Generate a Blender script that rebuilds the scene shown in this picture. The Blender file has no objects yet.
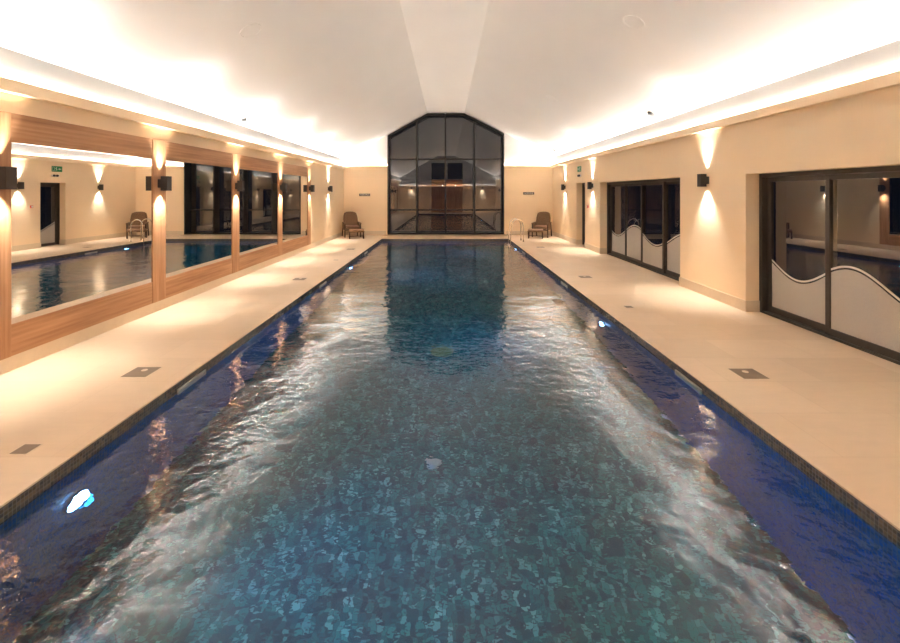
import bpy, bmesh, math, random
from mathutils import Vector, Matrix
random.seed(7)
S = bpy.context.scene
COL = S.collection
PI = math.pi

# ---------------------------------------------------------------- dimensions
XL, XR = -4.43, 4.53            # side walls
YN, YF = -2.4, 18.86            # near and far wall
PXL, PXR, PYN, PYF = -2.57, 2.43, 0.36, 17.36   # pool
ZW, ZP = -0.10, -1.46           # water level, pool floor
WALLZ, WALLZR = 3.25, 3.33
FLATZ, FLL, FLR = 5.25, -0.85, 0.75
CAMZ = 1.8

# ---------------------------------------------------------------- materials
def newmat(name):
    m = bpy.data.materials.new(name); m.use_nodes = True
    nt = m.node_tree; nt.nodes.clear()
    out = nt.nodes.new('ShaderNodeOutputMaterial')
    return m, nt, out
def N(nt, t, **kw):
    n = nt.nodes.new(t)
    for k, v in kw.items():
        setattr(n, k, v)
    return n
def pbsdf(nt, out, col=(.8,.8,.8), rough=.5, metal=0, spec=.5):
    b = N(nt, 'ShaderNodeBsdfPrincipled')
    b.inputs['Base Color'].default_value = (*col, 1)
    b.inputs['Roughness'].default_value = rough
    b.inputs['Metallic'].default_value = metal
    b.inputs['Specular IOR Level'].default_value = spec
    nt.links.new(b.outputs[0], out.inputs['Surface'])
    return b
def mapping(nt, scale=(1,1,1), coord='Object'):
    tc = N(nt, 'ShaderNodeTexCoord'); mp = N(nt, 'ShaderNodeMapping')
    mp.inputs['Scale'].default_value = scale
    nt.links.new(tc.outputs[coord], mp.inputs[0]); return mp
def noise(nt, vec, scale, detail=4, rough=.5):
    n = N(nt, 'ShaderNodeTexNoise')
    n.inputs['Scale'].default_value = scale; n.inputs['Detail'].default_value = detail
    n.inputs['Roughness'].default_value = rough
    if vec is not None: nt.links.new(vec, n.inputs['Vector'])
    return n
def ramp(nt, fac, stops, interp='LINEAR'):
    r = N(nt, 'ShaderNodeValToRGB'); r.color_ramp.interpolation = interp
    e = r.color_ramp.elements
    while len(e) < len(stops): e.new(.5)
    for i, (p, c) in enumerate(stops):
        e[i].position = p; e[i].color = (*c, 1)
    nt.links.new(fac, r.inputs[0]); return r
def mix(nt, fac, a, b, mode='MIX'):
    m = N(nt, 'ShaderNodeMix', data_type='RGBA', blend_type=mode)
    for sock, v in ((m.inputs[0], fac), (m.inputs[6], a), (m.inputs[7], b)):
        if isinstance(v, (int, float)): sock.default_value = v
        elif isinstance(v, tuple): sock.default_value = (*v, 1)
        else: nt.links.new(v, sock)
    return m.outputs[2]
def bump(nt, h, strength, dist, b):
    n = N(nt, 'ShaderNodeBump'); n.inputs['Strength'].default_value = strength
    n.inputs['Distance'].default_value = dist
    nt.links.new(h, n.inputs['Height']); nt.links.new(n.outputs[0], b.inputs['Normal']); return n

def simple(name, col, rough=.5, metal=0, spec=.5, var=.06, scale=6):
    m, nt, out = newmat(name)
    b = pbsdf(nt, out, col, rough, metal, spec)
    mp = mapping(nt)
    n = noise(nt, mp.outputs[0], scale)
    r = ramp(nt, n.outputs[0], [(.3, tuple(c*(1-var) for c in col)), (.7, tuple(min(1, c*(1+var)) for c in col))])
    nt.links.new(r.outputs[0], b.inputs['Base Color'])
    return m
def emit(name, col, strength):
    m, nt, out = newmat(name)
    e = N(nt, 'ShaderNodeEmission'); e.inputs[0].default_value = (*col, 1); e.inputs[1].default_value = strength
    nt.links.new(e.outputs[0], out.inputs['Surface']); return m

M = {}
M['plaster'] = simple('cream_plaster', (.88,.68,.455), .75, spec=.2, var=.02, scale=1.3)
M['ceiling'] = simple('white_ceiling_paint', (.80,.785,.765), .9, spec=.1, var=.01, scale=1)
M['band'] = simple('painted_band_shade', (.34,.33,.315), .9, spec=.1, var=.01, scale=1)  # darker than the ceiling white: shade above the cornices put into the colour
M['white'] = simple('white_plastic', (.75,.73,.70), .45)
M['greyplastic'] = simple('grey_plastic', (.13,.13,.125), .5)
M['bronze'] = simple('dark_bronze_metal', (.07,.056,.044), .42, metal=.3)
M['winframe'] = simple('dark_window_metal', (.035,.031,.027), .45, metal=.3)
M['black'] = simple('black_metal', (.035,.03,.028), .42, metal=.2)
M['lamp'] = simple('dark_lamp_metal', (.05,.038,.03), .5, metal=.3)
M['brown_fabric'] = None
M['chrome'] = simple('polished_steel', (.78,.74,.68), .12, metal=1, var=.02)
M['green'] = simple('green_sign', (.02,.25,.08), .4)
M['red'] = simple('red_plastic', (.6,.03,.02), .4)
M['signblack'] = simple('dark_sign', (.045,.03,.02), .4)
M['signwhite'] = simple('sign_lettering', (.8,.78,.7), .5)
M['film_line'] = simple('silver_line', (.66,.63,.57), .45)
M['grate'] = simple('yellowed_plastic', (.20,.21,.09), .5)
M['skimgrey'] = simple('skimmer_plastic', (.42,.39,.34), .5)

# stone deck
def stone(name, tiles=True, base=(.74,.57,.405)):
    m, nt, out = newmat(name)
    b = pbsdf(nt, out, base, .38, spec=.35)
    mp = mapping(nt)
    n1 = noise(nt, mp.outputs[0], 1.1, 6, .6)
    mp2 = mapping(nt, (1, 5, 5)); n2 = noise(nt, mp2.outputs[0], 3.0, 6, .6)
    c1 = ramp(nt, n1.outputs[0], [(.3, tuple(x*.95 for x in base)), (.7, tuple(min(1, x*1.04) for x in base))])
    c2 = mix(nt, .22, c1.outputs[0], ramp(nt, n2.outputs[0], [(.35, (.80,.80,.80)), (.7, (1.,1.,1.))]).outputs[0], 'MULTIPLY')
    col = c2
    if tiles:
        br = N(nt, 'ShaderNodeTexBrick')
        br.offset = .5
        br.inputs['Color1'].default_value = (1,1,1,1); br.inputs['Color2'].default_value = (.90,.87,.82,1)
        br.inputs['Mortar'].default_value = (.80,.76,.70,1)
        br.inputs['Scale'].default_value = 1; br.inputs['Mortar Size'].default_value = .003
        br.inputs['Brick Width'].default_value = .9; br.inputs['Row Height'].default_value = .6
        br.inputs['Mortar Smooth'].default_value = .3
        mp3 = mapping(nt); nt.links.new(mp3.outputs[0], br.inputs['Vector'])
        col = mix(nt, .8, c2, br.outputs[0], 'MULTIPLY')
    nt.links.new(col, b.inputs['Base Color'])
    rr = N(nt, 'ShaderNodeMapRange'); rr.inputs[3].default_value = .34; rr.inputs[4].default_value = .55
    nt.links.new(n1.outputs[0], rr.inputs[0]); nt.links.new(rr.outputs[0], b.inputs['Roughness'])
    return m
M['stone'] = stone('limestone_paving')
M['skirt'] = stone('limestone_skirting', False, (.70,.56,.40))
M['lid'] = stone('skimmer_lid_stone', False, (.22,.155,.10))

# oak
def oak(name, vertical=False):
    m, nt, out = newmat(name)
    b = pbsdf(nt, out, (.5,.3,.15), .45, spec=.35)
    mp = mapping(nt, (8, 8, .55) if vertical else (8, .45, 8))
    n1 = noise(nt, mp.outputs[0], 1.6, 8, .62)
    w = N(nt, 'ShaderNodeTexWave', wave_type='BANDS', bands_direction='Y' if vertical else 'Z')
    w.inputs['Scale'].default_value = .8; w.inputs['Distortion'].default_value = 7; w.inputs['Detail'].default_value = 3
    nt.links.new(mp.outputs[0], w.inputs['Vector'])
    c1 = ramp(nt, n1.outputs[0], [(.25, (.31,.14,.062)), (.5, (.47,.24,.115)), (.75, (.61,.35,.19))])
    c2 = mix(nt, .30, c1.outputs[0], ramp(nt, w.outputs[0], [(0, (.70,.63,.55)), (1, (1,1,1))]).outputs[0], 'MULTIPLY')
    nt.links.new(c2, b.inputs['Base Color'])
    bump(nt, n1.outputs[0], .05, .004, b)
    return m
M['oak'] = oak('oak_panel'); M['oakv'] = oak('oak_pilaster', True)

# mosaic of small glass tiles
def mosaic(name, stops, t=.025, grout=(.20,.195,.18)):
    m, nt, out = newmat(name)
    b = pbsdf(nt, out, (.1,.2,.3), .25, spec=.5)
    tc = N(nt, 'ShaderNodeTexCoord')
    dv = N(nt, 'ShaderNodeVectorMath', operation='SCALE'); dv.inputs[3].default_value = 1/t
    nt.links.new(tc.outputs['Object'], dv.inputs[0])
    fl = N(nt, 'ShaderNodeVectorMath', operation='FLOOR'); nt.links.new(dv.outputs[0], fl.inputs[0])
    fr = N(nt, 'ShaderNodeVectorMath', operation='FRACTION'); nt.links.new(dv.outputs[0], fr.inputs[0])
    wn = N(nt, 'ShaderNodeTexWhiteNoise', noise_dimensions='3D'); nt.links.new(fl.outputs[0], wn.inputs[0])
    d3 = N(nt, 'ShaderNodeVectorMath', operation='SCALE'); d3.inputs[3].default_value = 1/3
    nt.links.new(fl.outputs[0], d3.inputs[0])
    nn = noise(nt, d3.outputs[0], .9, 2, .5)
    add = N(nt, 'ShaderNodeMath', operation='MULTIPLY_ADD'); add.inputs[1].default_value = .55
    sub = N(nt, 'ShaderNodeMath', operation='MULTIPLY'); sub.inputs[1].default_value = .45
    nt.links.new(nn.outputs[0], sub.inputs[0])
    nt.links.new(wn.outputs[0], add.inputs[0]); nt.links.new(sub.outputs[0], add.inputs[2])
    c = ramp(nt, add.outputs[0], stops, 'LINEAR')
    sx = N(nt, 'ShaderNodeSeparateXYZ'); nt.links.new(fr.outputs[0], sx.inputs[0])
    prev = None
    for i in range(3):
        a = N(nt, 'ShaderNodeMath', operation='SUBTRACT'); a.inputs[1].default_value = .5
        nt.links.new(sx.outputs[i], a.inputs[0])
        ab = N(nt, 'ShaderNodeMath', operation='ABSOLUTE'); nt.links.new(a.outputs[0], ab.inputs[0])
        if prev is None: prev = ab
        else:
            mx = N(nt, 'ShaderNodeMath', operation='MAXIMUM')
            nt.links.new(prev.outputs[0], mx.inputs[0]); nt.links.new(ab.outputs[0], mx.inputs[1]); prev = mx
    g = N(nt, 'ShaderNodeMath', operation='GREATER_THAN'); g.inputs[1].default_value = .44
    nt.links.new(prev.outputs[0], g.inputs[0])
    col = mix(nt, g.outputs[0], c.outputs[0], grout)
    nt.links.new(col, b.inputs['Base Color'])
    return m
M['mosaic_wall'] = mosaic('mosaic_pool_wall', [(.05,(.03,.06,.18)),(.3,(.08,.11,.18)),(.5,(.04,.12,.36)),(.7,(.13,.15,.22)),(.95,(.07,.17,.38))])
M['mosaic_band'] = mosaic('mosaic_waterline', [(.05,(.03,.025,.025)),(.3,(.10,.075,.05)),(.5,(.05,.05,.06)),(.7,(.17,.125,.08)),(.95,(.10,.10,.10))])
M['mosaic_floor'] = mosaic('mosaic_pool_floor', [(.1,(.010,.03,.045)),(.35,(.018,.08,.09)),(.5,(.022,.125,.13)),(.65,(.035,.20,.19)),(.95,(.25,.58,.54))], .038, (.03,.07,.08))

# water
def water():
    m, nt, out = newmat('pool_water')
    g = N(nt, 'ShaderNodeBsdfRefraction'); g.inputs['IOR'].default_value = 1.333; g.inputs['Roughness'].default_value = 0
    gl = N(nt, 'ShaderNodeBsdfGlossy'); gl.inputs['Roughness'].default_value = 0; gl.inputs[0].default_value = (1,1,1,1)
    fr = N(nt, 'ShaderNodeFresnel'); fr.inputs[0].default_value = 1.62
    ms = N(nt, 'ShaderNodeMixShader'); nt.links.new(fr.outputs[0], ms.inputs[0])
    nt.links.new(g.outputs[0], ms.inputs[1]); nt.links.new(gl.outputs[0], ms.inputs[2])
    nt.links.new(ms.outputs[0], out.inputs['Surface'])
    mp = mapping(nt, (1.0, 1.25, 1))
    n1 = noise(nt, mp.outputs[0], 1.1, 2, .5)
    n2 = noise(nt, mp.outputs[0], 5.0, 2, .5)
    n3 = noise(nt, mp.outputs[0], 13, 2, .5)
    a = N(nt, 'ShaderNodeMath', operation='MULTIPLY'); a.inputs[1].default_value = WAVE[0]
    nt.links.new(n1.outputs[0], a.inputs[0])
    b2 = N(nt, 'ShaderNodeMath', operation='MULTIPLY_ADD'); b2.inputs[1].default_value = WAVE[1]
    nt.links.new(n2.outputs[0], b2.inputs[0]); nt.links.new(a.outputs[0], b2.inputs[2])
    b3 = N(nt, 'ShaderNodeMath', operation='MULTIPLY_ADD'); b3.inputs[1].default_value = WAVE[2]
    nt.links.new(n3.outputs[0], b3.inputs[0]); nt.links.new(b2.outputs[0], b3.inputs[2])
    bp = N(nt, 'ShaderNodeBump'); bp.inputs['Strength'].default_value = 1; bp.inputs['Distance'].default_value = 1
    nt.links.new(b3.outputs[0], bp.inputs['Height']); nt.links.new(bp.outputs[0], g.inputs['Normal']); nt.links.new(bp.outputs[0], gl.inputs['Normal']); nt.links.new(bp.outputs[0], fr.inputs['Normal'])
    v = N(nt, 'ShaderNodeVolumeAbsorption'); v.inputs['Color'].default_value = (.10,.84,.88,1); v.inputs['Density'].default_value = .38
    nt.links.new(v.outputs[0], out.inputs['Volume'])
    return m
WAVE = (.026, .0085, .0026)
M['water'] = water()

# window glass: reflects like a sealed double pane, night behind
def glass(name, ior):
    m, nt, out = newmat(name)
    f = N(nt, 'ShaderNodeFresnel'); f.inputs[0].default_value = ior
    t = N(nt, 'ShaderNodeBsdfTransparent'); t.inputs[0].default_value = (.75,.77,.76,1)
    g = N(nt, 'ShaderNodeBsdfGlossy'); g.inputs['Roughness'].default_value = 0; g.inputs[0].default_value = (1,1,1,1)
    mx = N(nt, 'ShaderNodeMixShader')
    nt.links.new(f.outputs[0], mx.inputs[0]); nt.links.new(t.outputs[0], mx.inputs[1]); nt.links.new(g.outputs[0], mx.inputs[2])
    # slight waviness of the pane
    mp = mapping(nt); n = noise(nt, mp.outputs[0], .9, 1, .4)
    bp = N(nt, 'ShaderNodeBump'); bp.inputs['Strength'].default_value = .25; bp.inputs['Distance'].default_value = .004
    nt.links.new(n.outputs[0], bp.inputs['Height']); nt.links.new(bp.outputs[0], g.inputs['Normal'])
    nt.links.new(mx.outputs[0], out.inputs['Surface']); return m
M['glass'] = glass('double_glazing', 2.15)
M['doorglass'] = glass('door_glazing', 2.25)
def film():
    m, nt, out = newmat('frosted_film')
    b = pbsdf(nt, out, (.36,.335,.30), .55, spec=.35)
    mp = mapping(nt); n = noise(nt, mp.outputs[0], 260, 2, .7)
    r = ramp(nt, n.outputs[0], [(.3, (.42,.385,.34)), (.7, (.56,.52,.46))])
    nt.links.new(r.outputs[0], b.inputs['Base Color']); return m
M['film'] = film()
def mirror():
    m, nt, out = newmat('silvered_mirror')
    pbsdf(nt, out, (.86,.85,.82), .0, metal=1); return m
M['mirror'] = mirror()
def weave():
    m, nt, out = newmat('brown_weave')
    b = pbsdf(nt, out, (.2,.12,.07), .7, spec=.3)
    mp = mapping(nt); ck = N(nt, 'ShaderNodeTexChecker'); ck.inputs['Scale'].default_value = 70
    ck.inputs[1].default_value = (.25,.145,.075,1); ck.inputs[2].default_value = (.165,.092,.045,1)
    nt.links.new(mp.outputs[0], ck.inputs[0]); nt.links.new(ck.outputs[0], b.inputs['Base Color'])
    bump(nt, ck.outputs[1], .3, .003, b); return m
M['weave'] = weave()
M['cushion'] = simple('rose_brown_fabric', (.33,.20,.135), .85, spec=.15, var=.1, scale=40)
M['darkwood'] = simple('dark_stained_wood', (.075,.035,.018), .5, var=.25, scale=14)
LEDC = (1.0, .95, .90)
M['led'] = emit('led_strip', LEDC, 262)
M['lens'] = emit('lamp_lens', (1, .84, .66), 12)
M['poollamp'] = emit('pool_lamp_lens', (.24,.48,1), 30)

# ---------------------------------------------------------------- helpers
def link(o, parent=None):
    COL.objects.link(o)
    if parent: o.parent = parent
    return o
def obj(name, bm, mat, parent=None, smooth=False, loc=None):
    me = bpy.data.meshes.new(name)
    bmesh.ops.recalc_face_normals(bm, faces=bm.faces)
    bm.to_mesh(me); bm.free()
    me.materials.append(mat)
    if smooth:
        for p in me.polygons: p.use_smooth = True
    o = bpy.data.objects.new(name, me); link(o, parent)
    if loc: o.location = loc
    return o
def face_to(o, d):
    """single panes: turn the front of the glass towards direction d"""
    d = Vector(d)
    if sum((p.normal.dot(d)*p.area for p in o.data.polygons)) < 0: o.data.flip_normals()
    return o
def empty(name, loc=(0,0,0), rz=0):
    o = bpy.data.objects.new(name, None); link(o); o.location = loc; o.rotation_euler = (0,0,rz)
    o.empty_display_size = .1
    return o
def tag(o, label=None, cat=None, group=None, kind=None):
    if label: o['label'] = label
    if cat: o['category'] = cat
    if group: o['group'] = group
    if kind: o['kind'] = kind
    return o
def box(bm, x0, x1, y0, y1, z0, z1, bev=0, mat=None):
    r = bmesh.ops.create_cube(bm, size=1)
    vs = r['verts']
    bmesh.ops.scale(bm, verts=vs, vec=(x1-x0, y1-y0, z1-z0))
    bmesh.ops.translate(bm, verts=vs, vec=((x0+x1)/2, (y0+y1)/2, (z0+z1)/2))
    if bev:
        es = list({e for v in vs for e in v.link_edges})
        rr = bmesh.ops.bevel(bm, geom=es, offset=bev, segments=2, affect='EDGES', profile=.5)
        vs = list({v for f in rr['faces'] for v in f.verts} | {v for v in vs if v.is_valid})
    if mat is not None: bmesh.ops.transform(bm, matrix=mat, verts=vs)
    return vs
def B(*a, **k):
    bm = bmesh.new(); box(bm, *a, **k); return bm
def prism(bm, pts, d, axis='Y'):
    """extrude polygon pts (list of 3D points) by vector d"""
    d = Vector(d)
    a = [bm.verts.new(p) for p in pts]; b = [bm.verts.new(Vector(p)+d) for p in pts]
    bm.faces.new(a); bm.faces.new(list(reversed(b)))
    n = len(pts)
    for i in range(n): bm.faces.new((a[i], b[i], b[(i+1) % n], a[(i+1) % n]))
def cyl(bm, c, r, h, axis='Z', seg=32, r2=None):
    R = Matrix.Identity(4)
    if axis == 'X': R = Matrix.Rotation(PI/2, 4, 'Y')
    if axis == 'Y': R = Matrix.Rotation(PI/2, 4, 'X')
    if isinstance(axis, Vector): R = axis.to_track_quat('Z', 'Y').to_matrix().to_4x4()
    bmesh.ops.create_cone(bm, cap_ends=True, segments=seg, radius1=r, radius2=r if r2 is None else r2, depth=h, matrix=Matrix.Translation(c) @ R)
def tube(bm, pts, r, seg=12):
    pts = [Vector(p) for p in pts]; rings = []
    for i, p in enumerate(pts):
        t = (pts[min(i+1, len(pts)-1)] - pts[max(i-1, 0)]).normalized()
        up = Vector((0,1,0)) if abs(t.y) < .9 else Vector((0,0,1))
        u = t.cross(up).normalized(); v = t.cross(u)
        rings.append([bm.verts.new(p + r*(math.cos(a)*u + math.sin(a)*v)) for a in [2*PI*k/seg for k in range(seg)]])
    for a, b in zip(rings, rings[1:]):
        for k in range(seg): bm.faces.new((a[k], a[(k+1) % seg], b[(k+1) % seg], b[k]))
    bm.faces.new(rings[0]); bm.faces.new(list(reversed(rings[-1])))
def struct(name, bm, mat, label=None, parent=None):
    o = obj(name, bm, mat, parent)
    if parent is None: tag(o, label, None, None, 'structure')
    return o

# ---------------------------------------------------------------- shell
TH = .40
bm = bmesh.new()   # paving with the pool opening
ov = .004
box(bm, XL-TH, PXL+ov, YN-.3, YF+1.2, -.012, 0)
box(bm, PXR-ov, XR+TH, YN-.3, YF+1.2, -.012, 0)
box(bm, PXL+ov, PXR-ov, YN-.3, PYN+ov, -.012, 0)
box(bm, PXL+ov, PXR-ov, PYF-ov, YF+1.2, -.012, 0)
struct('floor', bm, M['stone'], 'pale cream limestone paving around the swimming pool')

t = .2             # pool walls
for q, side in (((PXL-t, PXL, PYN-t, PYF+t), 'left'), ((PXR, PXR+t, PYN-t, PYF+t), 'right'), ((PXL, PXR, PYN-t, PYN), 'near'), ((PXL, PXR, PYF, PYF+t), 'far')):
    pw = struct('pool_wall', B(*q, ZP-.2, -.0125), M['mosaic_wall'], 'small dark mosaic tiles lining the %s side of the pool' % side)
    e = .0015
    bx_ = {'left': (PXL, PXL+e, PYN, PYF), 'right': (PXR-e, PXR, PYN, PYF), 'near': (PXL+e, PXR-e, PYN, PYN+e), 'far': (PXL+e, PXR-e, PYF-e, PYF)}[side]
    obj('waterline_tiles', B(*bx_, -.125, -.0125), M['mosaic_band'], pw)
struct('pool_floor', B(PXL, PXR, PYN, PYF, ZP-.2, ZP), M['mosaic_floor'], 'blue green mosaic tiled bottom of the pool')
w = obj('pool_water', B(PXL-.006, PXR+.006, PYN-.006, PYF+.006, ZP-.006, ZW), M['water'])
tag(w, 'clear rippling blue green water filling the long rectangular pool', 'water', None, 'stuff')

def wall_with_openings(name, x0, x1, openings, label):
    bm = bmesh.new(); y = YN
    for (a, b_, h) in sorted(openings):
        box(bm, x0, x1, y, a, 0, WALLZR); box(bm, x0, x1, a, b_, h, WALLZR); y = b_
    box(bm, x0, x1, y, YF, 0, WALLZR)
    return struct(name, bm, M['plaster'], label)
NEAR = (2.15, 6.67, 2.09); FAR = (8.55, 13.02, 2.11); DOOR = (14.44, 15.39, 2.15)
struct('wall_left', B(XL-TH, XL, YN, YF, 0, WALLZ), M['plaster'], 'cream plaster wall behind the mirrors')
wall_with_openings('wall_right', XR, XR+TH, [NEAR, FAR, DOOR], 'cream plaster wall with three dark glazed openings')

def ceil_z(x):
    if x < FLL: return FLATZ - (FLL-x)*(FLATZ-WALLZ)/(FLL-XL)
    if x > FLR: return FLATZ - (x-FLR)*(FLATZ-WALLZR)/(XR-FLR)
    return FLATZ
# far wall: gable with the big opening reaching the ceiling
WL, WR = -2.55, 2.45
bm = bmesh.new()
for s in (0, 1):
    if s == 0: pts = [(XL-TH, YF, 0), (WL, YF, 0), (WL, YF, ceil_z(WL)+.3), (XL-TH, YF, WALLZ+.1)]
    else: pts = [(WR, YF, 0), (XR+TH, YF, 0), (XR+TH, YF, WALLZR+.1), (WR, YF, ceil_z(WR)+.3)]
    prism(bm, pts, (0, .9, 0))
struct('wall_far', bm, M['plaster'], 'cream gable wall either side of the tall dark window')
bm = bmesh.new()
prism(bm, [(XL-TH, YN, 0), (XR+TH, YN, 0), (XR+TH, YN, WALLZR+.1), (FLR, YN, FLATZ+.1), (FLL, YN, FLATZ+.1), (XL-TH, YN, WALLZ+.1)], (0, -.3, 0))
struct('wall_near', bm, M['plaster'], 'cream gable wall behind the camera')
bm = bmesh.new()
prof = [(XL-TH, WALLZ), (XL, WALLZ), (FLL, FLATZ), (FLR, FLATZ), (XR, WALLZR), (XR+TH, WALLZR)]
pts = [(x, YN-.3, z) for x, z in prof] + [(x, YN-.3, z+.3) for x, z in reversed(prof)]
prism(bm, pts, (0, YF+1.2-YN, 0))
struct('ceiling', bm, M['ceiling'], 'white vaulted ceiling with a flat strip along its top')

# side dwarf walls above the cornice have shade painted in; far gable is white
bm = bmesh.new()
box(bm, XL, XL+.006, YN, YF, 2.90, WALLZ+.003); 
struct('trim_5', bm, M['band'], 'band above the left cornice with its shade painted in grey')
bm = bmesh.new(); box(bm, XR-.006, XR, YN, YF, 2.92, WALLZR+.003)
struct('trim_6', bm, M['band'], 'band above the right cornice with its shade painted in grey')
bm = bmesh.new()
prism(bm, [(XL, YF, 2.90), (WL, YF, 2.90), (WL, YF, ceil_z(WL)), (XL, YF, WALLZ)], (0, -.006, 0))
prism(bm, [(WR, YF, 2.90), (XR, YF, 2.90), (XR, YF, WALLZR), (WR, YF, ceil_z(WR))], (0, -.006, 0))
struct('trim_7', bm, M['ceiling'], 'white painted gable above the far cornice')

bm = bmesh.new()
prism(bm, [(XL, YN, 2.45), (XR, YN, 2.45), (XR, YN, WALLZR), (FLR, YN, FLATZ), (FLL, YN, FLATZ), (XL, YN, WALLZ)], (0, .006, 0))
struct('trim_10', bm, M['band'], 'light grey gable behind the camera')
# cornices with LED troughs
CB0, CT0, CP = 2.83, 2.945, .078
def cornice(name, kind, a, b, label):
    """kind L/R along y from a to b ; F/N along x"""
    bm = bmesh.new(); le = bmesh.new()
    CB, CT = [v+{'L': -.01, 'R': .06, 'F': .025, 'N': 0}[kind] for v in (CB0, CT0)]
    def bx(bmm, d0, d1, z0, z1, a=a, b=b):
        if kind == 'L': box(bmm, XL+d0, XL+d1, a, b, z0, z1)
        if kind == 'R': box(bmm, XR-d1, XR-d0, a, b, z0, z1)
        if kind == 'F': box(bmm, a, b, YF-d1, YF-d0, z0, z1)
        if kind == 'N': box(bmm, a, b, YN+d0, YN+d1, z0-.45, z1-.45)
    bx(bm, 0, CP, CB, CB+.03); bx(bm, CP-.02, CP, CB+.03, CT)
    bx(bm, 0, CP+.008, CB-.012, CB)
    n = max(1, round((b-a)/1.0)); st = (b-a)/n
    for i in range(n):
        y0 = a+i*st+.005; y1 = a+(i+1)*st-.005
        z0, z = CT-.005, CT+.001; d0, d1 = .022, .034
        q = {'L': [(XL+d0,y0,z),(XL+d1,y0,z0),(XL+d1,y1,z0),(XL+d0,y1,z)],
             'R': [(XR-d1,y0,z0),(XR-d0,y0,z),(XR-d0,y1,z),(XR-d1,y1,z0)],
             'F': [(y0,YF-d1,z0),(y1,YF-d1,z0),(y1,YF-d0,z),(y0,YF-d0,z)],
             'N': [(y0,YN+d0,z-.45),(y1,YN+d0,z-.45),(y1,YN+d1,z0-.45),(y0,YN+d1,z0-.45)]}[kind]
        if kind == 'L': box(bm, XL+d0-.004, XL+d1-.006, y0, y1, CB+.03, z0-.003)
        if kind == 'R': box(bm, XR-d1+.006, XR-d0+.004, y0, y1, CB+.03, z0-.003)
        if kind == 'F': box(bm, y0, y1, YF-d1+.006, YF-d0+.004, CB+.03, z0-.003)
        if kind == 'N': box(bm, y0, y1, YN+d0-.004, YN+d1-.006, CB-.42, z0-.453)
        le.faces.new([le.verts.new(p) for p in q])
    root = struct(name, bm, M['plaster'], label)
    obj('led_strip', le, M['led'], root)
cornice('trim_1', 'L', YN, YF, 'cream cornice with hidden lighting above the mirrors')
cornice('trim_2', 'R', YN, YF, 'cream cornice with hidden lighting above the sliding doors')
cornice('trim_3', 'F', XL+CP, WL-.03, 'cream cornice left of the tall window')
cornice('trim_4', 'F', WR+.03, XR-CP, 'cream cornice right of the tall window')
cornice('trim_8', 'N', XL+CP, XR-CP, 'cream cornice on the wall behind the camera')

# baseboards
SK = .17
struct('baseboard_left', B(XL, XL+.018, YN, YF, 0, .15, bev=.003), M['skirt'], 'stone skirting under the oak panelling')
bm = bmesh.new()
ys = [YN, NEAR[0], NEAR[1], FAR[0], FAR[1], DOOR[0], DOOR[1], YF]
for i in range(0, 8, 2): box(bm, XR-.015, XR, ys[i], ys[i+1], 0, SK)
for o_ in (NEAR, FAR, DOOR):
    d = .21
    box(bm, XR-.015, XR+d, o_[1]-.015, o_[1], 0, SK); box(bm, XR-.015, XR+d, o_[0], o_[0]+.015, 0, SK)
struct('baseboard_right', bm, M['skirt'], 'stone skirting between the sliding doors')
bm = bmesh.new()
box(bm, XL+.02, WL-.06, YF-.015, YF, 0, SK); box(bm, WR+.06, XR-.02, YF-.015, YF, 0, SK)
struct('baseboard_far', bm, M['skirt'], 'stone skirting either side of the tall window')

# ---------------------------------------------------------------- far window
win = empty('window_1', (0, 0, 0)); tag(win, 'tall dark framed gable window at the far end of the pool', None, None, 'structure')
YG = YF+.42
def wz(x): return ceil_z(x)-.045
fx = [WL, -.85, .72, WR]
prof_o = [(WL, .045), (WL, wz(WL)), (FLL, FLATZ-.045), (FLR, FLATZ-.045), (WR, wz(WR)), (WR, .045)]
f = .045
prof_i = [(WL+f, .045+f), (WL+f, wz(WL)-f*.75), (FLL+.03, FLATZ-.045-f), (FLR-.03, FLATZ-.045-f), (WR-f, wz(WR)-f*.75), (WR-f, .045+f)]
bm = bmesh.new()
yy0, yy1 = YF-.02, YG+.04
n = 6
vo0 = [bm.verts.new((x, yy0, z)) for x, z in prof_o]; vi0 = [bm.verts.new((x, yy0, z)) for x, z in prof_i]
vo1 = [bm.verts.new((x, yy1, z)) for x, z in prof_o]; vi1 = [bm.verts.new((x, yy1, z)) for x, z in prof_i]
for i in range(n):
    j = (i+1) % n
    bm.faces.new((vo0[i], vo0[j], vi0[j], vi0[i])); bm.faces.new((vo1[i], vi1[i], vi1[j], vo1[j]))
    bm.faces.new((vi0[i], vi0[j], vi1[j], vi1[i])); bm.faces.new((vo0[i], vo1[i], vo1[j], vo0[j]))
obj('window_frame', bm, M['winframe'], win)
mx = [-1.31, -.07, 1.19]
for x in mx:
    obj('mullion', B(x-.024, x+.024, YF+.0, YG+.03, .045+f, ceil_z(x)-.045-f*.8, bev=.004), M['winframe'], win)
tz = [1.06, 3.28]
for z in tz:
    obj('transom', B(WL+f, WR-f, YG-.03, YG+.03, z-.03, z+.03, bev=.004), M['winframe'], win)
xs = [WL+f] + mx + [WR-f]; zs = [.045+f] + tz
for i in range(4):
    for k in range(3):
        x0 = xs[i]+(.03 if i else 0); x1 = xs[i+1]-(.03 if i < 3 else 0); z0 = zs[k]+(.03 if k else 0)
        bm = bmesh.new()
        if k < 2: pts = [(x0, z0), (x1, z0), (x1, zs[k+1]-.03), (x0, zs[k+1]-.03)]
        else:
            top = [(x0, ceil_z(x0)-.045-f)] ; 
            for b_ in (FLL, FLR):
                if x0 < b_ < x1: top.append((b_, FLATZ-.045-f))
            top.append((x1, ceil_z(x1)-.045-f))
            pts = [(x0, z0), (x1, z0)] + list(reversed(top))
        bm.faces.new([bm.verts.new((x, YG, z)) for x, z in pts])
        face_to(obj('pane', bm, M['glass'], win), (0,-1,0))

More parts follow.
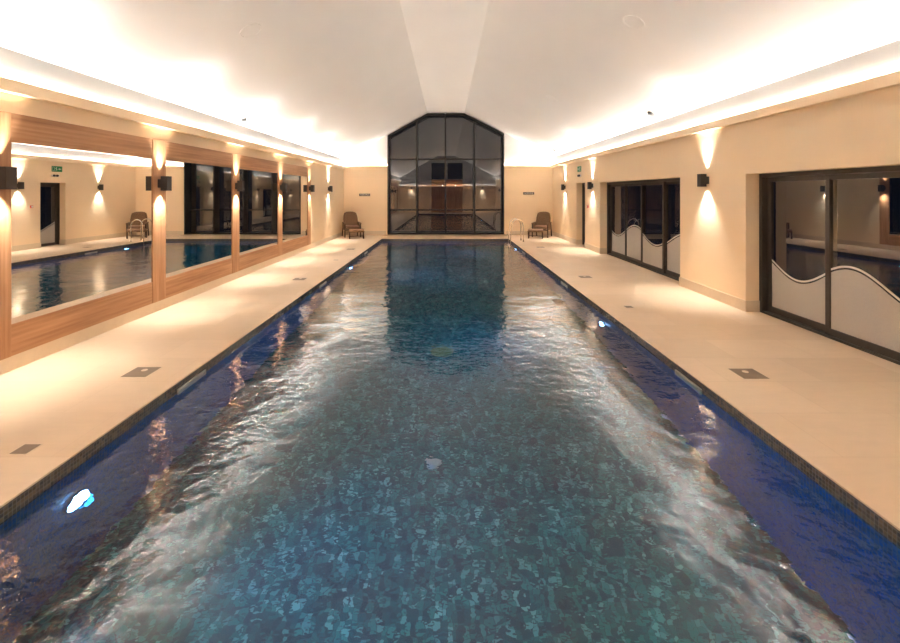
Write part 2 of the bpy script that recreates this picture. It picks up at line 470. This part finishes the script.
# ---------------------------------------------------------------- doors on the right
XD = 4.76
def wave_near(y): return .74+.165*math.cos(2*PI*(y-5.21)/1.68)
def wave_far(y): return .77+.18*math.cos(2*PI*(y-11.3)/2.4)
def wave_door(y): return .62-.5*(15.39-y-.45)
def glazed_leaf(root, y0, y1, x, z0, z1, wave, handle=None, fw=.065):
    d = .045
    bm = bmesh.new()
    box(bm, x, x+d, y0, y0+fw, z0, z1, bev=.003); box(bm, x, x+d, y1-fw, y1, z0, z1, bev=.003)
    box(bm, x, x+d, y0+fw, y1-fw, z0, z0+.085, bev=.003); box(bm, x, x+d, y0+fw, y1-fw, z1-fw, z1, bev=.003)
    leaf = obj('door_leaf', bm, M['bronze'], root)
    a, b_ = y0+fw, y1-fw; xp = x+.022
    bm = bmesh.new(); bm.faces.new([bm.verts.new(p) for p in ((xp,a,z0+.08),(xp,b_,z0+.08),(xp,b_,z1-fw),(xp,a,z1-fw))])
    face_to(obj('pane', bm, M['doorglass'], leaf), (-1,0,0))
    n = 28; ysn = [a+(b_-a)*i/n for i in range(n+1)]
    bm = bmesh.new()
    lo = [bm.verts.new((xp-.003, y, z0+.08)) for y in ysn]; hi = [bm.verts.new((xp-.003, y, wave(y)-.018)) for y in ysn]
    for i in range(n): bm.faces.new((lo[i], lo[i+1], hi[i+1], hi[i]))
    tag(obj('frosted_film', bm, M['film'], leaf), 'greige frosted film with a wavy top edge')
    bm = bmesh.new()
    def off(y, d):
        g = (wave(y+.01)-wave(y-.01))/.02; return wave(y)+d*math.sqrt(1+g*g)
    l1 = [bm.verts.new((xp-.004, y, off(y, .004))) for y in ysn]; l2 = [bm.verts.new((xp-.004, y, off(y, .028))) for y in ysn]
    for i in range(n): bm.faces.new((l1[i], l1[i+1], l2[i+1], l2[i]))
    tag(obj('wave_line', bm, M['film_line'], leaf), 'thin silver line following the wave')
    if handle:
        hb = bmesh.new(); box(hb, x-.035, x-.015, handle-.01, handle+.01, .92, 1.12, bev=.003)
        box(hb, x-.02, x, handle-.008, handle+.008, .94, .96); box(hb, x-.02, x, handle-.008, handle+.008, 1.08, 1.10)
        obj('handle', hb, M['black'], leaf)
    return leaf
def slider(name, op, wave, label, offs):
    root = empty(name, (0,0,0)); tag(root, label, None, None, 'structure')
    a, b_, h = op
    bm = bmesh.new(); x0, x1 = XD-.03, XD+.15
    fw = .06
    box(bm, x0, x1, a, a+fw, 0, h, bev=.004); box(bm, x0, x1, b_-fw, b_, 0, h, bev=.004)
    box(bm, x0, x1, a+fw, b_-fw, h-.06, h, bev=.004); box(bm, x0, x1, a+fw, b_-fw, 0, .03, bev=.002)
    obj('door_frame', bm, M['bronze'], root)
    w_ = (b_-a-2*fw)/4
    for i in range(4):
        y0 = a+fw+i*w_; ovl = .03
        glazed_leaf(root, y0-(ovl if i else 0), y0+w_+(ovl if i < 3 else 0), XD+offs[i], .03, h-.06, wave, handle=None)
    return root
slider('door_3', NEAR, wave_near, 'near dark framed sliding doors with wavy frosted film on the right wall', (.0, .055, .0, .055))
slider('door_2', FAR, wave_far, 'far dark framed sliding doors with wavy frosted film on the right wall', (.055, .0, .055, .055))
root = empty('door_1', (0,0,0)); tag(root, 'narrow dark glazed door at the far end of the right wall', None, None, 'structure')
bm = bmesh.new(); a, b_, h = DOOR
box(bm, XD-.03, XD+.07, a, a+.05, 0, h, bev=.003); box(bm, XD-.03, XD+.07, b_-.05, b_, 0, h, bev=.003); box(bm, XD-.03, XD+.07, a+.05, b_-.05, h-.05, h, bev=.003)
obj('door_frame', bm, M['bronze'], root)
glazed_leaf(root, a+.05, b_-.05, XD, .01, h-.05, wave_door, handle=a+.12, fw=.09)

# ---------------------------------------------------------------- oak panelling + mirrors
PZ0, MZ0, MZ1, PZ1 = .15, .47, 2.315, 2.61
pil = [(-.74,-.44), (1.70, 2.0), (4.14, 4.44), (6.58, 6.88), (9.02, 9.32), (11.46, 11.76), (13.9, 14.2)]
pan = empty('trim_9', (0,0,0)); tag(pan, 'oak panelling framing the row of wall mirrors', None, None, 'structure')
PD = .035
for (a, b_) in pil:
    obj('pilaster', B(XL, XL+PD, a, b_, PZ0, PZ1, bev=.002), M['oakv'], pan)
for (p, q) in zip(pil, pil[1:]):
    obj('header_panel', B(XL, XL+PD-.006, p[1]+.004, q[0]-.004, MZ1, PZ1, bev=.002), M['oak'], pan)
    obj('base_panel', B(XL, XL+PD-.006, p[1]+.004, q[0]-.004, PZ0, MZ0, bev=.002), M['oak'], pan)
mlab = ['wall mirror behind the camera, first beside the near wall', 'tall wall mirror just outside the left edge beside the foremost oak pilaster',
        'largest foreground wall mirror in oak panelling, showing green exit sign and armchair',
        'second wall mirror from the left, showing the right part of the gable window',
        'third wall mirror from the left, between the third and fourth visible oak pilasters',
        'farthest and narrowest looking wall mirror, beside the last oak pilaster']
for i, (p, q) in enumerate(zip(pil, pil[1:])):
    if i == 0: continue
    o = obj('wall_mirror', B(XL+.001, XL+.022, p[1]+.002, q[0]-.002, MZ0+.002, MZ1-.002), M['mirror'])
    tag(o, mlab[i], 'mirror', 'mirrors set in the oak panelling')

# ---------------------------------------------------------------- wall lights
SPOTS = []
def sconce(side, y, z, label, group, base=0):
    """box up-and-down light; side -1 left wall, +1 right wall"""
    x = (XL+base) if side < 0 else XR; s = -side      # s points into room
    root = empty('wall_light', (x, y, z))
    tag(root, label, 'wall light', group)
    def bb(d0, d1, hw, z0, z1, bev=.003):
        x0, x1 = sorted((s*d0, s*d1)); return B(x0, x1, -hw, hw, z0, z1, bev=bev)
    obj('back_plate', bb(0, .05, .05, -.065, .065), M['lamp'], root)
    # open-ended box body
    bm = bmesh.new(); d0, d1, hw, hz, t = .05, .15, .055, .11, .006
    x0, x1 = sorted((s*d0, s*d1))
    box(bm, x0, x1, -hw, -hw+t, -hz, hz); box(bm, x0, x1, hw-t, hw, -hz, hz)
    box(bm, x0, x0+t, -hw+t, hw-t, -hz, hz); box(bm, x1-t, x1, -hw+t, hw-t, -hz, hz)
    box(bm, x0+t, x1-t, -hw+t, hw-t, -.02, .02)
    obj('lamp_body', bm, M['lamp'], root)
    for sg in (1, -1):
        lm = bmesh.new(); cyl(lm, Vector((s*.10, 0, sg*.085)), .032, .006, seg=20)
        obj('lens', lm, M['lens'], root)
        l = bpy.data.lights.new('sconce_beam', 'SPOT'); l.energy = 175 if sg < 0 else 190; l.color = (1, .955, .91)
        l.spot_size = math.radians(86 if sg < 0 else 64); l.spot_blend = 1; l.shadow_soft_size = .02
        lo = bpy.data.objects.new('sconce_beam', l); link(lo, root)
        lo.location = (s*.062, 0, sg*.112)
        d = Vector((s*.02, 0, sg*1)); lo.rotation_euler = d.to_track_quat('-Z', 'Y').to_euler()
    return root
lz = 1.945
gl = 'box lights on the left wall'; gr_ = 'box lights on the right wall'
for y, lab in ((1.85, 'box wall light on the oak pilaster just behind the picture edge'),
               (4.29, 'dark box wall light at the far left picture edge on oak pilaster'),
               (6.73, 'dark box wall light on the oak pilaster right of the largest mirror'),
               (9.17, 'dark box wall light on the third visible oak pilaster'),
               (11.61, 'dark box wall light on the fourth visible oak pilaster'),
               (14.05, 'dark box wall light on the last oak pilaster, beside plain plaster')):
    sconce(-1, y, lz, lab, gl, PD)
sconce(-1, 16.4, lz+.01, 'dark box wall light on plain plaster nearest the left armchair', gl)
for y, z, lab in ((1.1, 2.02, 'box wall light on the right wall behind the picture edge'),
                  (7.65, 2.02, 'dark box wall light between the two sets of sliding doors'),
                  (13.68, 2.03, 'dark box wall light between far sliding doors and narrow door'),
                  (16.85, 2.02, 'dark box wall light on right wall nearest the right armchair')):
    sconce(1, y, z, lab, gr_)

for x, lab in ((-3.3, 'box wall light behind the camera, left of the oak doors'), (3.3, 'box wall light behind the camera, right of the oak doors')):
    o = sconce(1, 0, 2.25, lab, 'box lights on the wall behind the camera'); o.location = (x, YN, 2.25); o.rotation_euler = (0, 0, -PI/2)
# ---------------------------------------------------------------- pool fittings
def pool_light(side, y, label):
    x = PXL if side < 0 else PXR; s = -side
    root = empty('pool_light', (x, y, -.58)); tag(root, label, 'pool light', 'underwater lights in the pool sides')
    bm = bmesh.new(); cyl(bm, Vector((s*.012, 0, 0)), .09, .02, 'X', 40)
    obj('bezel', bm, M['chrome'], root)
    bm = bmesh.new(); cyl(bm, Vector((s*.026, 0, 0)), .078, .010, 'X', 40)
    obj('lens', bm, M['poollamp'], root)
    l = bpy.data.lights.new('pool_beam', 'SPOT'); l.energy = 300; l.color = (.03, .42, 1)
    l.spot_size = math.radians(120); l.spot_blend = 1; l.shadow_soft_size = .06
    lo = bpy.data.objects.new('pool_beam', l); link(lo, root); lo.location = (s*.05, 0, 0)
    lo.rotation_euler = Vector((s, 0, .12)).to_track_quat('-Z', 'Y').to_euler()
pool_light(-1, 3.04, 'large bright blue white underwater light at the near left')
pool_light(-1, 11.66, 'small glowing underwater light halfway along left pool side')
pool_light(1, 6.85, 'glowing underwater light in the right pool side nearest the camera')
pool_light(1, 15.4, 'tiny glowing underwater light in right pool side near the steps')

def skimmer(side, y, label):
    x = PXL if side < 0 else PXR; s = -side
    root = empty('pool_skimmer', (x, y, -.10)); tag(root, label, 'skimmer', 'skimmer openings at the waterline')
    bm = bmesh.new()
    x0, x1 = sorted((0, s*.014))
    for a in ((-.24,-.215,-.06,.030), (.215,.24,-.06,.030), (-.215,.215,.012,.030), (-.215,.215,-.06,-.045)):
        box(bm, x0, x1, a[0], a[1], a[2], a[3], bev=.002)
    obj('surround', bm, M['skimgrey'], root)
    x0, x1 = sorted((s*.002, s*.008))
    obj('flap', B(x0, x1, -.214, .214, -.044, .011), M['skimgrey'], root)
pos = ['near', 'middle', 'far']
for k, y in enumerate((4.43, 9.1, 13.9)):
    skimmer(-1, y, 'pale skimmer opening at the %s of the left pool edge' % pos[k])
    skimmer(1, y, 'pale skimmer opening at the %s of the right pool edge' % pos[k])
def lid(x, y, w, name, label, cat, grp, hole=True):
    root = empty(name, (x, y, 0)); tag(root, label, cat, grp)
    bm = bmesh.new(); t = .006; h = w/2
    for a in ((-h, -h+t, -h, h), (h-t, h, -h, h), (-h+t, h-t, -h, -h+t), (-h+t, h-t, h-t, h)):
        box(bm, a[0], a[1], a[2], a[3], 0, .003)
    obj('rim', bm, M['skirt'], root)
    obj('lid_panel', B(-h+t, h-t, -h+t, h-t, 0, .0022), M['lid'], root)
    if hole:
        bm = bmesh.new(); cyl(bm, Vector((0, h*.35, .003)), w*.11, .003, seg=24); obj('finger_pull', bm, M['skirt'], root)
gs = 'square skimmer lids in the paving'
for x, y, lab in ((-3.07, 4.42, 'large square dark stone lid in the left paving nearest the camera'),
                  (-3.08, 9.2, 'square lid in left paving, second from the camera'),
                  (-3.08, 14.1, 'square lid in left paving nearest the left armchair'),
                  (3.0, 4.38, 'large square dark stone lid in the right paving nearest the camera'),
                  (2.96, 9.43, 'square lid in right paving beside the far sliding doors'),
                  (3.1, 14.6, 'square lid in right paving nearest the right armchair')):
    lid(x, y, .262, 'skimmer_lid', lab, 'lid', gs)
gs = 'small junction box covers in the paving'
for x, y, lab in ((-2.96, 3.09, 'small square cover in the paving at the far left, near the bright light'),
                  (2.87, 6.95, 'small square cover in the right paving opposite the middle plaster pier'),
                  (-2.98, 11.8, 'small faint cover in the left paving halfway along the pool')):
    lid(x, y, .13, 'junction_box_cover', lab, 'cover', gs, False)
bm = bmesh.new(); cyl(bm, Vector((-.13, 4.2, ZP+.03)), .075, .06, seg=28, r2=.06)
tag(obj('suction_fitting', bm, M['skimgrey']), 'small pale round fitting on the pool floor in the foreground', 'pool fitting')
root = empty('main_drain', (-.06, 6.65, ZP)); tag(root, 'yellowish green round drain grating on the pool floor', 'drain')
bm = bmesh.new(); cyl(bm, Vector((0,0,.012)), .19, .024, seg=36, r2=.17); obj('cover_ring', bm, M['grate'], root)
bm = bmesh.new()
for i in range(7):
    y = -.12+.04*i; hw = math.sqrt(.15**2-y*y); box(bm, -hw, hw, y-.008, y+.008, .024, .032)
obj('grating', bm, M['grate'], root)

# pool ladder
lad = empty('pool_ladder', (PXR, 16.45, 0)); tag(lad, 'pair of polished steel grab rails with ladder at the far right corner', 'pool ladder')
for dy in (-.27, .27):
    pts = [(.38, dy, 0), (.38, dy, .52)]
    for k in range(1, 13):
        a = PI*k/12*.86; pts.append((.16+.22*math.cos(a), dy, .56+.26*math.sin(a)))
    lx, lz_ = pts[-1][0], pts[-1][2]
    pts += [(-.06, dy, .35), (-.085, dy, .18), (-.09, dy, 0), (-.09, dy, -1.05)]
    bm = bmesh.new(); tube(bm, pts, .019, 12)
    obj('grab_rail', bm, M['chrome'], lad, True)
    bm = bmesh.new(); cyl(bm, Vector((.38, dy, .006)), .045, .012, seg=24); obj('floor_flange', bm, M['chrome'], lad)
for z in (-.3, -.58, -.86):
    obj('tread', B(-.13, -.05, -.25, .25, z-.012, z+.012, bev=.004), M['white'], lad)

# ---------------------------------------------------------------- chairs
def recliner(name, loc, rz, label):
    r = empty(name, loc, rz); tag(r, label, 'armchair', 'brown armchairs at the far wall')
    # faces -Y
    obj('seat', B(-.27, .27, -.30, .24, .34, .40, bev=.02), M['weave'], r)
    obj('seat_cushion', B(-.26, .26, -.31, .20, .40, .47, bev=.028), M['cushion'], r, True)
    # curved back panel, leaning, rounded top
    bm = bmesh.new(); lean = math.radians(20); cols = 9; rows = 10; H = .66
    grid = {}
    for side in (0, 1):
        for i in range(cols):
            u = -1+2*i/(cols-1)
            for j in range(rows):
                v = j/(rows-1)
                hw = .275+.02*math.sin(v*PI)
                topz = H*(1-.10*abs(u)**3*1.0)
                h = v*topz
                bow = .035*(u*u) - .03*math.sin(v*PI)
                y = .17 - bow + math.sin(lean)*h + side*.055; z = .40+math.cos(lean)*h
                if j == rows-1: y += .0
                grid[side, i, j] = bm.verts.new((u*hw*(1-.10*(v**5)), y, z))
    for side in (0, 1):
        for i in range(cols-1):
            for j in range(rows-1):
                bm.faces.new((grid[side,i,j], grid[side,i+1,j], grid[side,i+1,j+1], grid[side,i,j+1]))
    for j in range(rows-1):
        for i in (0, cols-1): bm.faces.new((grid[0,i,j], grid[0,i,j+1], grid[1,i,j+1], grid[1,i,j]))
    for i in range(cols-1):
        for j in (0, rows-1): bm.faces.new((grid[0,i,j], grid[1,i,j], grid[1,i+1,j], grid[0,i+1,j]))
    obj('backrest', bm, M['weave'], r, True)
    for sx in (-1, 1):
        x0, x1 = sorted((sx*.285, sx*.345))
        bm = bmesh.new(); prism(bm, [(x0, -.30, .54), (x0, -.27, .585), (x0, .30, .60), (x0, .30, .56), (x0, -.26, .53)], (x1-x0, 0, 0))
        obj('armrest', bm, M['weave'], r)
        xa, xb = sorted((sx*.295, sx*.335))
        bm = bmesh.new(); prism(bm, [(xa, -.27, .56), (xa, -.235, .56), (xa, -.25, 0), (xa, -.285, 0)], (xb-xa, 0, 0))
        obj('front_leg', bm, M['darkwood'], r)
        bm = bmesh.new(); prism(bm, [(xa, .20, .58), (xa, .26, .58), (xa, .47, 0), (xa, .42, 0)], (xb-xa, 0, 0))
        obj('rear_leg', bm, M['darkwood'], r)
        obj('side_panel', B(xa+.008, xb-.008, -.24, .27, .30, .53), M['weave'], r)
    obj('front_rail', B(-.295, .295, -.28, -.25, .28, .335), M['darkwood'], r)
def stool(loc, rz, label):
    r = empty('footstool', loc, rz); tag(r, label, 'footstool', 'footstools in front of the armchairs')
    obj('frame', B(-.30, .30, -.20, .20, .25, .31, bev=.01), M['weave'], r)
    obj('cushion', B(-.29, .29, -.19, .19, .31, .37, bev=.025), M['cushion'], r, True)
    for sx in (-1, 1):
        for sy in (-1, 1):
            x0, x1 = sorted((sx*.245, sx*.29)); y0, y1 = sorted((sy*.15, sy*.19))
            obj('leg', B(x0, x1, y0, y1, 0, .26, bev=.004), M['darkwood'], r)
    obj('stretcher', B(-.25, .25, -.015, .015, .08, .11), M['darkwood'], r)
recliner('armchair', (-3.92, 18.1, 0), math.radians(22), 'brown high backed armchair in the left far corner')
stool((-3.58, 17.42, 0), math.radians(12), 'low brown footstool in front of the left armchair')
recliner('armchair', (3.88, 18.05, 0), math.radians(-26), 'brown high backed armchair in the right far corner')
stool((3.52, 17.5, 0), math.radians(-14), 'low brown footstool in front of the right armchair')

# ---------------------------------------------------------------- signs and devices
def text(parent, s, size, loc, rot, mat, name='lettering'):
    c = bpy.data.curves.new(name, 'FONT'); c.body = s; c.size = size; c.align_x = 'CENTER'; c.align_y = 'CENTER'; c.extrude = .0008
    o = bpy.data.objects.new(name, c); c.materials.append(mat); COL.objects.link(o)
    bpy.context.view_layer.update()
    me = bpy.data.meshes.new_from_object(o.evaluated_get(bpy.context.evaluated_depsgraph_get()))
    bpy.data.objects.remove(o); bpy.data.curves.remove(c)
    o = bpy.data.objects.new(name, me)
    if not me.materials: me.materials.append(mat)
    link(o, parent); o.location = loc; o.rotation_euler = rot; return o
def depth_sign(x, z, label, words):
    r = empty('wall_sign', (x, YF, z)); tag(r, label, 'sign', 'small dark signs on the far wall')
    obj('sign_plate', B(-.235, .235, -.012, 0, -.052, .052, bev=.004), M['signblack'], r)
    text(r, 'NO', .085, (-.125, -.0128, 0), (PI/2, 0, 0), M['signwhite'])
    text(r, 'DIVING', .085, (.06, -.0128, 0), (PI/2, 0, 0), M['signwhite'])
depth_sign(-3.53, 1.72, 'small dark oblong sign on the far wall above left armchair', 'NO DIVING')
depth_sign(3.50, 1.785, 'small dark oblong sign on the far wall left of right armchair', 'NO DIVING')
# exit sign over the narrow door (seen in the mirror)
r = empty('exit_sign', (XR, 15.05, 2.62)); tag(r, 'green illuminated emergency exit sign above the narrow door', 'exit sign')
obj('sign_plate', B(-.012, 0, -.20, .20, -.095, .095, bev=.003), M['green'], r)
bm = bmesh.new()   # running figure, arrow and door
x = -.0125
def sq(y0, y1, z0, z1): box(bm, x-.001, x, y0, y1, z0, z1)
sq(-.185, -.10, -.065, -.057); sq(-.185, -.178, -.057, .065); sq(-.107, -.10, -.057, .065); sq(-.178, -.107, .058, .065)
cyl(bm, Vector((x-.0005, -.03, .055)), .014, .001, 'X', 16)
for pts in ([(-.045,.035),(-.018,.035),(-.008,-.01),(-.03,-.01)], [(-.03,-.01),(-.012,-.01),(-.045,-.06),(-.06,-.055)], [(-.02,-.008),(-.005,-.01),(.02,-.03),(.008,-.04)], [(-.045,.03),(-.04,.02),(-.075,.0),(-.08,.01)]):
    prism(bm, [(x, a, b) for a, b in pts], (-.001, 0, 0))
prism(bm, [(x, a, b) for a, b in [(.16,.012),(.09,.012),(.09,.035),(.045,0),(.09,-.035),(.09,-.012),(.16,-.012)]], (-.001, 0, 0))
obj('pictogram', bm, M['signwhite'], r)
r = empty('emergency_light', (XR, 14.98, 2.39)); tag(r, 'small twin spot emergency light under the green exit sign', 'emergency light')
obj('housing', B(-.04, 0, -.14, .14, -.035, .035, bev=.006), M['white'], r)
for dy in (-.09, .03):
    bm = bmesh.new(); cyl(bm, Vector((-.055, dy, 0)), .036, .04, 'X', 24); obj('lamp_head', bm, M['black'], r)
r = empty('fire_call_point', (XR, 14.12, 1.36)); tag(r, 'small red fire alarm call point beside the narrow door', 'call point')
obj('housing', B(-.035, 0, -.04, .04, -.04, .04, bev=.005), M['red'], r)
obj('glass_plate', B(-.038, -.035, -.028, .028, -.028, .028), M['white'], r)

def on_slope(x): return ceil_z(x)
nl = Vector(((FLATZ-WALLZ)/(FLL-XL), 0, -1)).normalized()   # points down into the room (left slope)
nr = Vector((-(FLATZ-WALLZR)/(XR-FLR), 0, -1)).normalized()
def speaker(x, y, label):
    nrm = nl if x < 0 else nr
    r = empty('ceiling_speaker', (x, y, on_slope(x))); tag(r, label, 'speaker', 'flush round ceiling speakers')
    bm = bmesh.new(); cyl(bm, nrm*.003, .15, .006, nrm, 48); obj('grille', bm, M['ceiling'], r)
    bm = bmesh.new(); 
    q = nrm.to_track_quat('Z', 'Y')
    tube(bm, [q @ Vector((.155*math.cos(a), .155*math.sin(a), .004)) for a in [2*PI*k/40 for k in range(41)]], .007, 8)
    obj('rim', bm, M['ceiling'], r, True)
for x, y, lab in ((-2.83, 6.34, 'round flush speaker in the left ceiling slope nearest the camera'), (2.69, 6.34, 'round flush speaker in the right ceiling slope nearest the camera'),
                  (-2.9, 11.5, 'farther round flush speaker in the left ceiling slope'), (2.72, 11.4, 'farther round flush speaker in the right ceiling slope')):
    speaker(x, y, lab)
def detector(x, y, label):
    nrm = nl if x < 0 else nr
    r = empty('smoke_detector', (x, y, on_slope(x))); tag(r, label, 'detector', 'small grey detectors on the ceiling edge')
    bm = bmesh.new(); cyl(bm, nrm*.01, .085, .02, nrm, 28); obj('mounting_base', bm, M['white'], r)
    bm = bmesh.new(); cyl(bm, nrm*.04, .085, .04, nrm, 28, r2=.06); obj('sensor_head', bm, M['greyplastic'], r)
for x, y, lab in ((-4.28, 9.2, 'small grey detector low on the left ceiling slope above the mirrors'), (4.26, 9.15, 'small grey detector low on the right ceiling slope above sliding doors'),
                  (-4.28, 17.4, 'small detector on the ceiling above the left armchair'), (4.22, 17.2, 'small detector on the ceiling above the right armchair')):
    detector(x, y, lab)
r = empty('motion_sensor', (-.07, YF-.03, FLATZ)); tag(r, 'tiny white sensor at the peak above the tall window', 'sensor')
obj('mounting_base', B(-.04, .04, -.04, .03, -.03, 0, bev=.004), M['white'], r)
bm = bmesh.new(); bmesh.ops.create_uvsphere(bm, u_segments=20, v_segments=12, radius=.035, matrix=Matrix.Translation((0, -.01, -.045)))
obj('dome', bm, M['white'], r, True)

# ---------------------------------------------------------------- near wall (seen only in reflections)
r = empty('door_4', (0,0,0)); tag(r, 'oak double doors on the wall behind the camera', None, None, 'structure')
for a, b_ in ((-1.45, -.01), (.01, 1.45)):
    obj('door_leaf', B(a, b_, YN+.007, YN+.019, 0, 3.05), M['oakv'], r)
r = empty('window_2', (0,0,0)); tag(r, 'dark gallery window above the doors behind the camera', None, None, 'structure')
for a, b_ in ((-1.45, -.06), (.06, 1.45)):
    obj('window_frame', B(a, b_, YN, YN+.03, 3.1, 4.6), M['black'], r)

# ---------------------------------------------------------------- world, camera, view
w = bpy.data.worlds.new('night'); S.world = w; w.use_nodes = True
w.node_tree.nodes['Background'].inputs[0].default_value = (.02, .03, .06, 1)
w.node_tree.nodes['Background'].inputs[1].default_value = .12
cam = bpy.data.cameras.new('camera'); co = bpy.data.objects.new('camera', cam); link(co)
cam.sensor_width = 36; cam.lens = 17.6; cam.shift_x = 3/900; cam.shift_y = -128.5/900
cam.clip_start = .05; cam.clip_end = 200
co.location = (0, 0, CAMZ); co.rotation_euler = (PI/2, 0, 0)
S.camera = co
S.view_settings.view_transform = 'Standard'; S.view_settings.look = 'None'
S.view_settings.gamma = 1; S.view_settings.use_curve_mapping = False
S.view_settings.exposure = .34
c = S.cycles
c.max_bounces = 12; c.diffuse_bounces = 5; c.glossy_bounces = 6; c.transmission_bounces = 8; c.transparent_max_bounces = 12
c.use_denoising = True; c.sample_clamp_indirect = 0; c.blur_glossy = .3; c.caustics_reflective = True; c.caustics_refractive = True
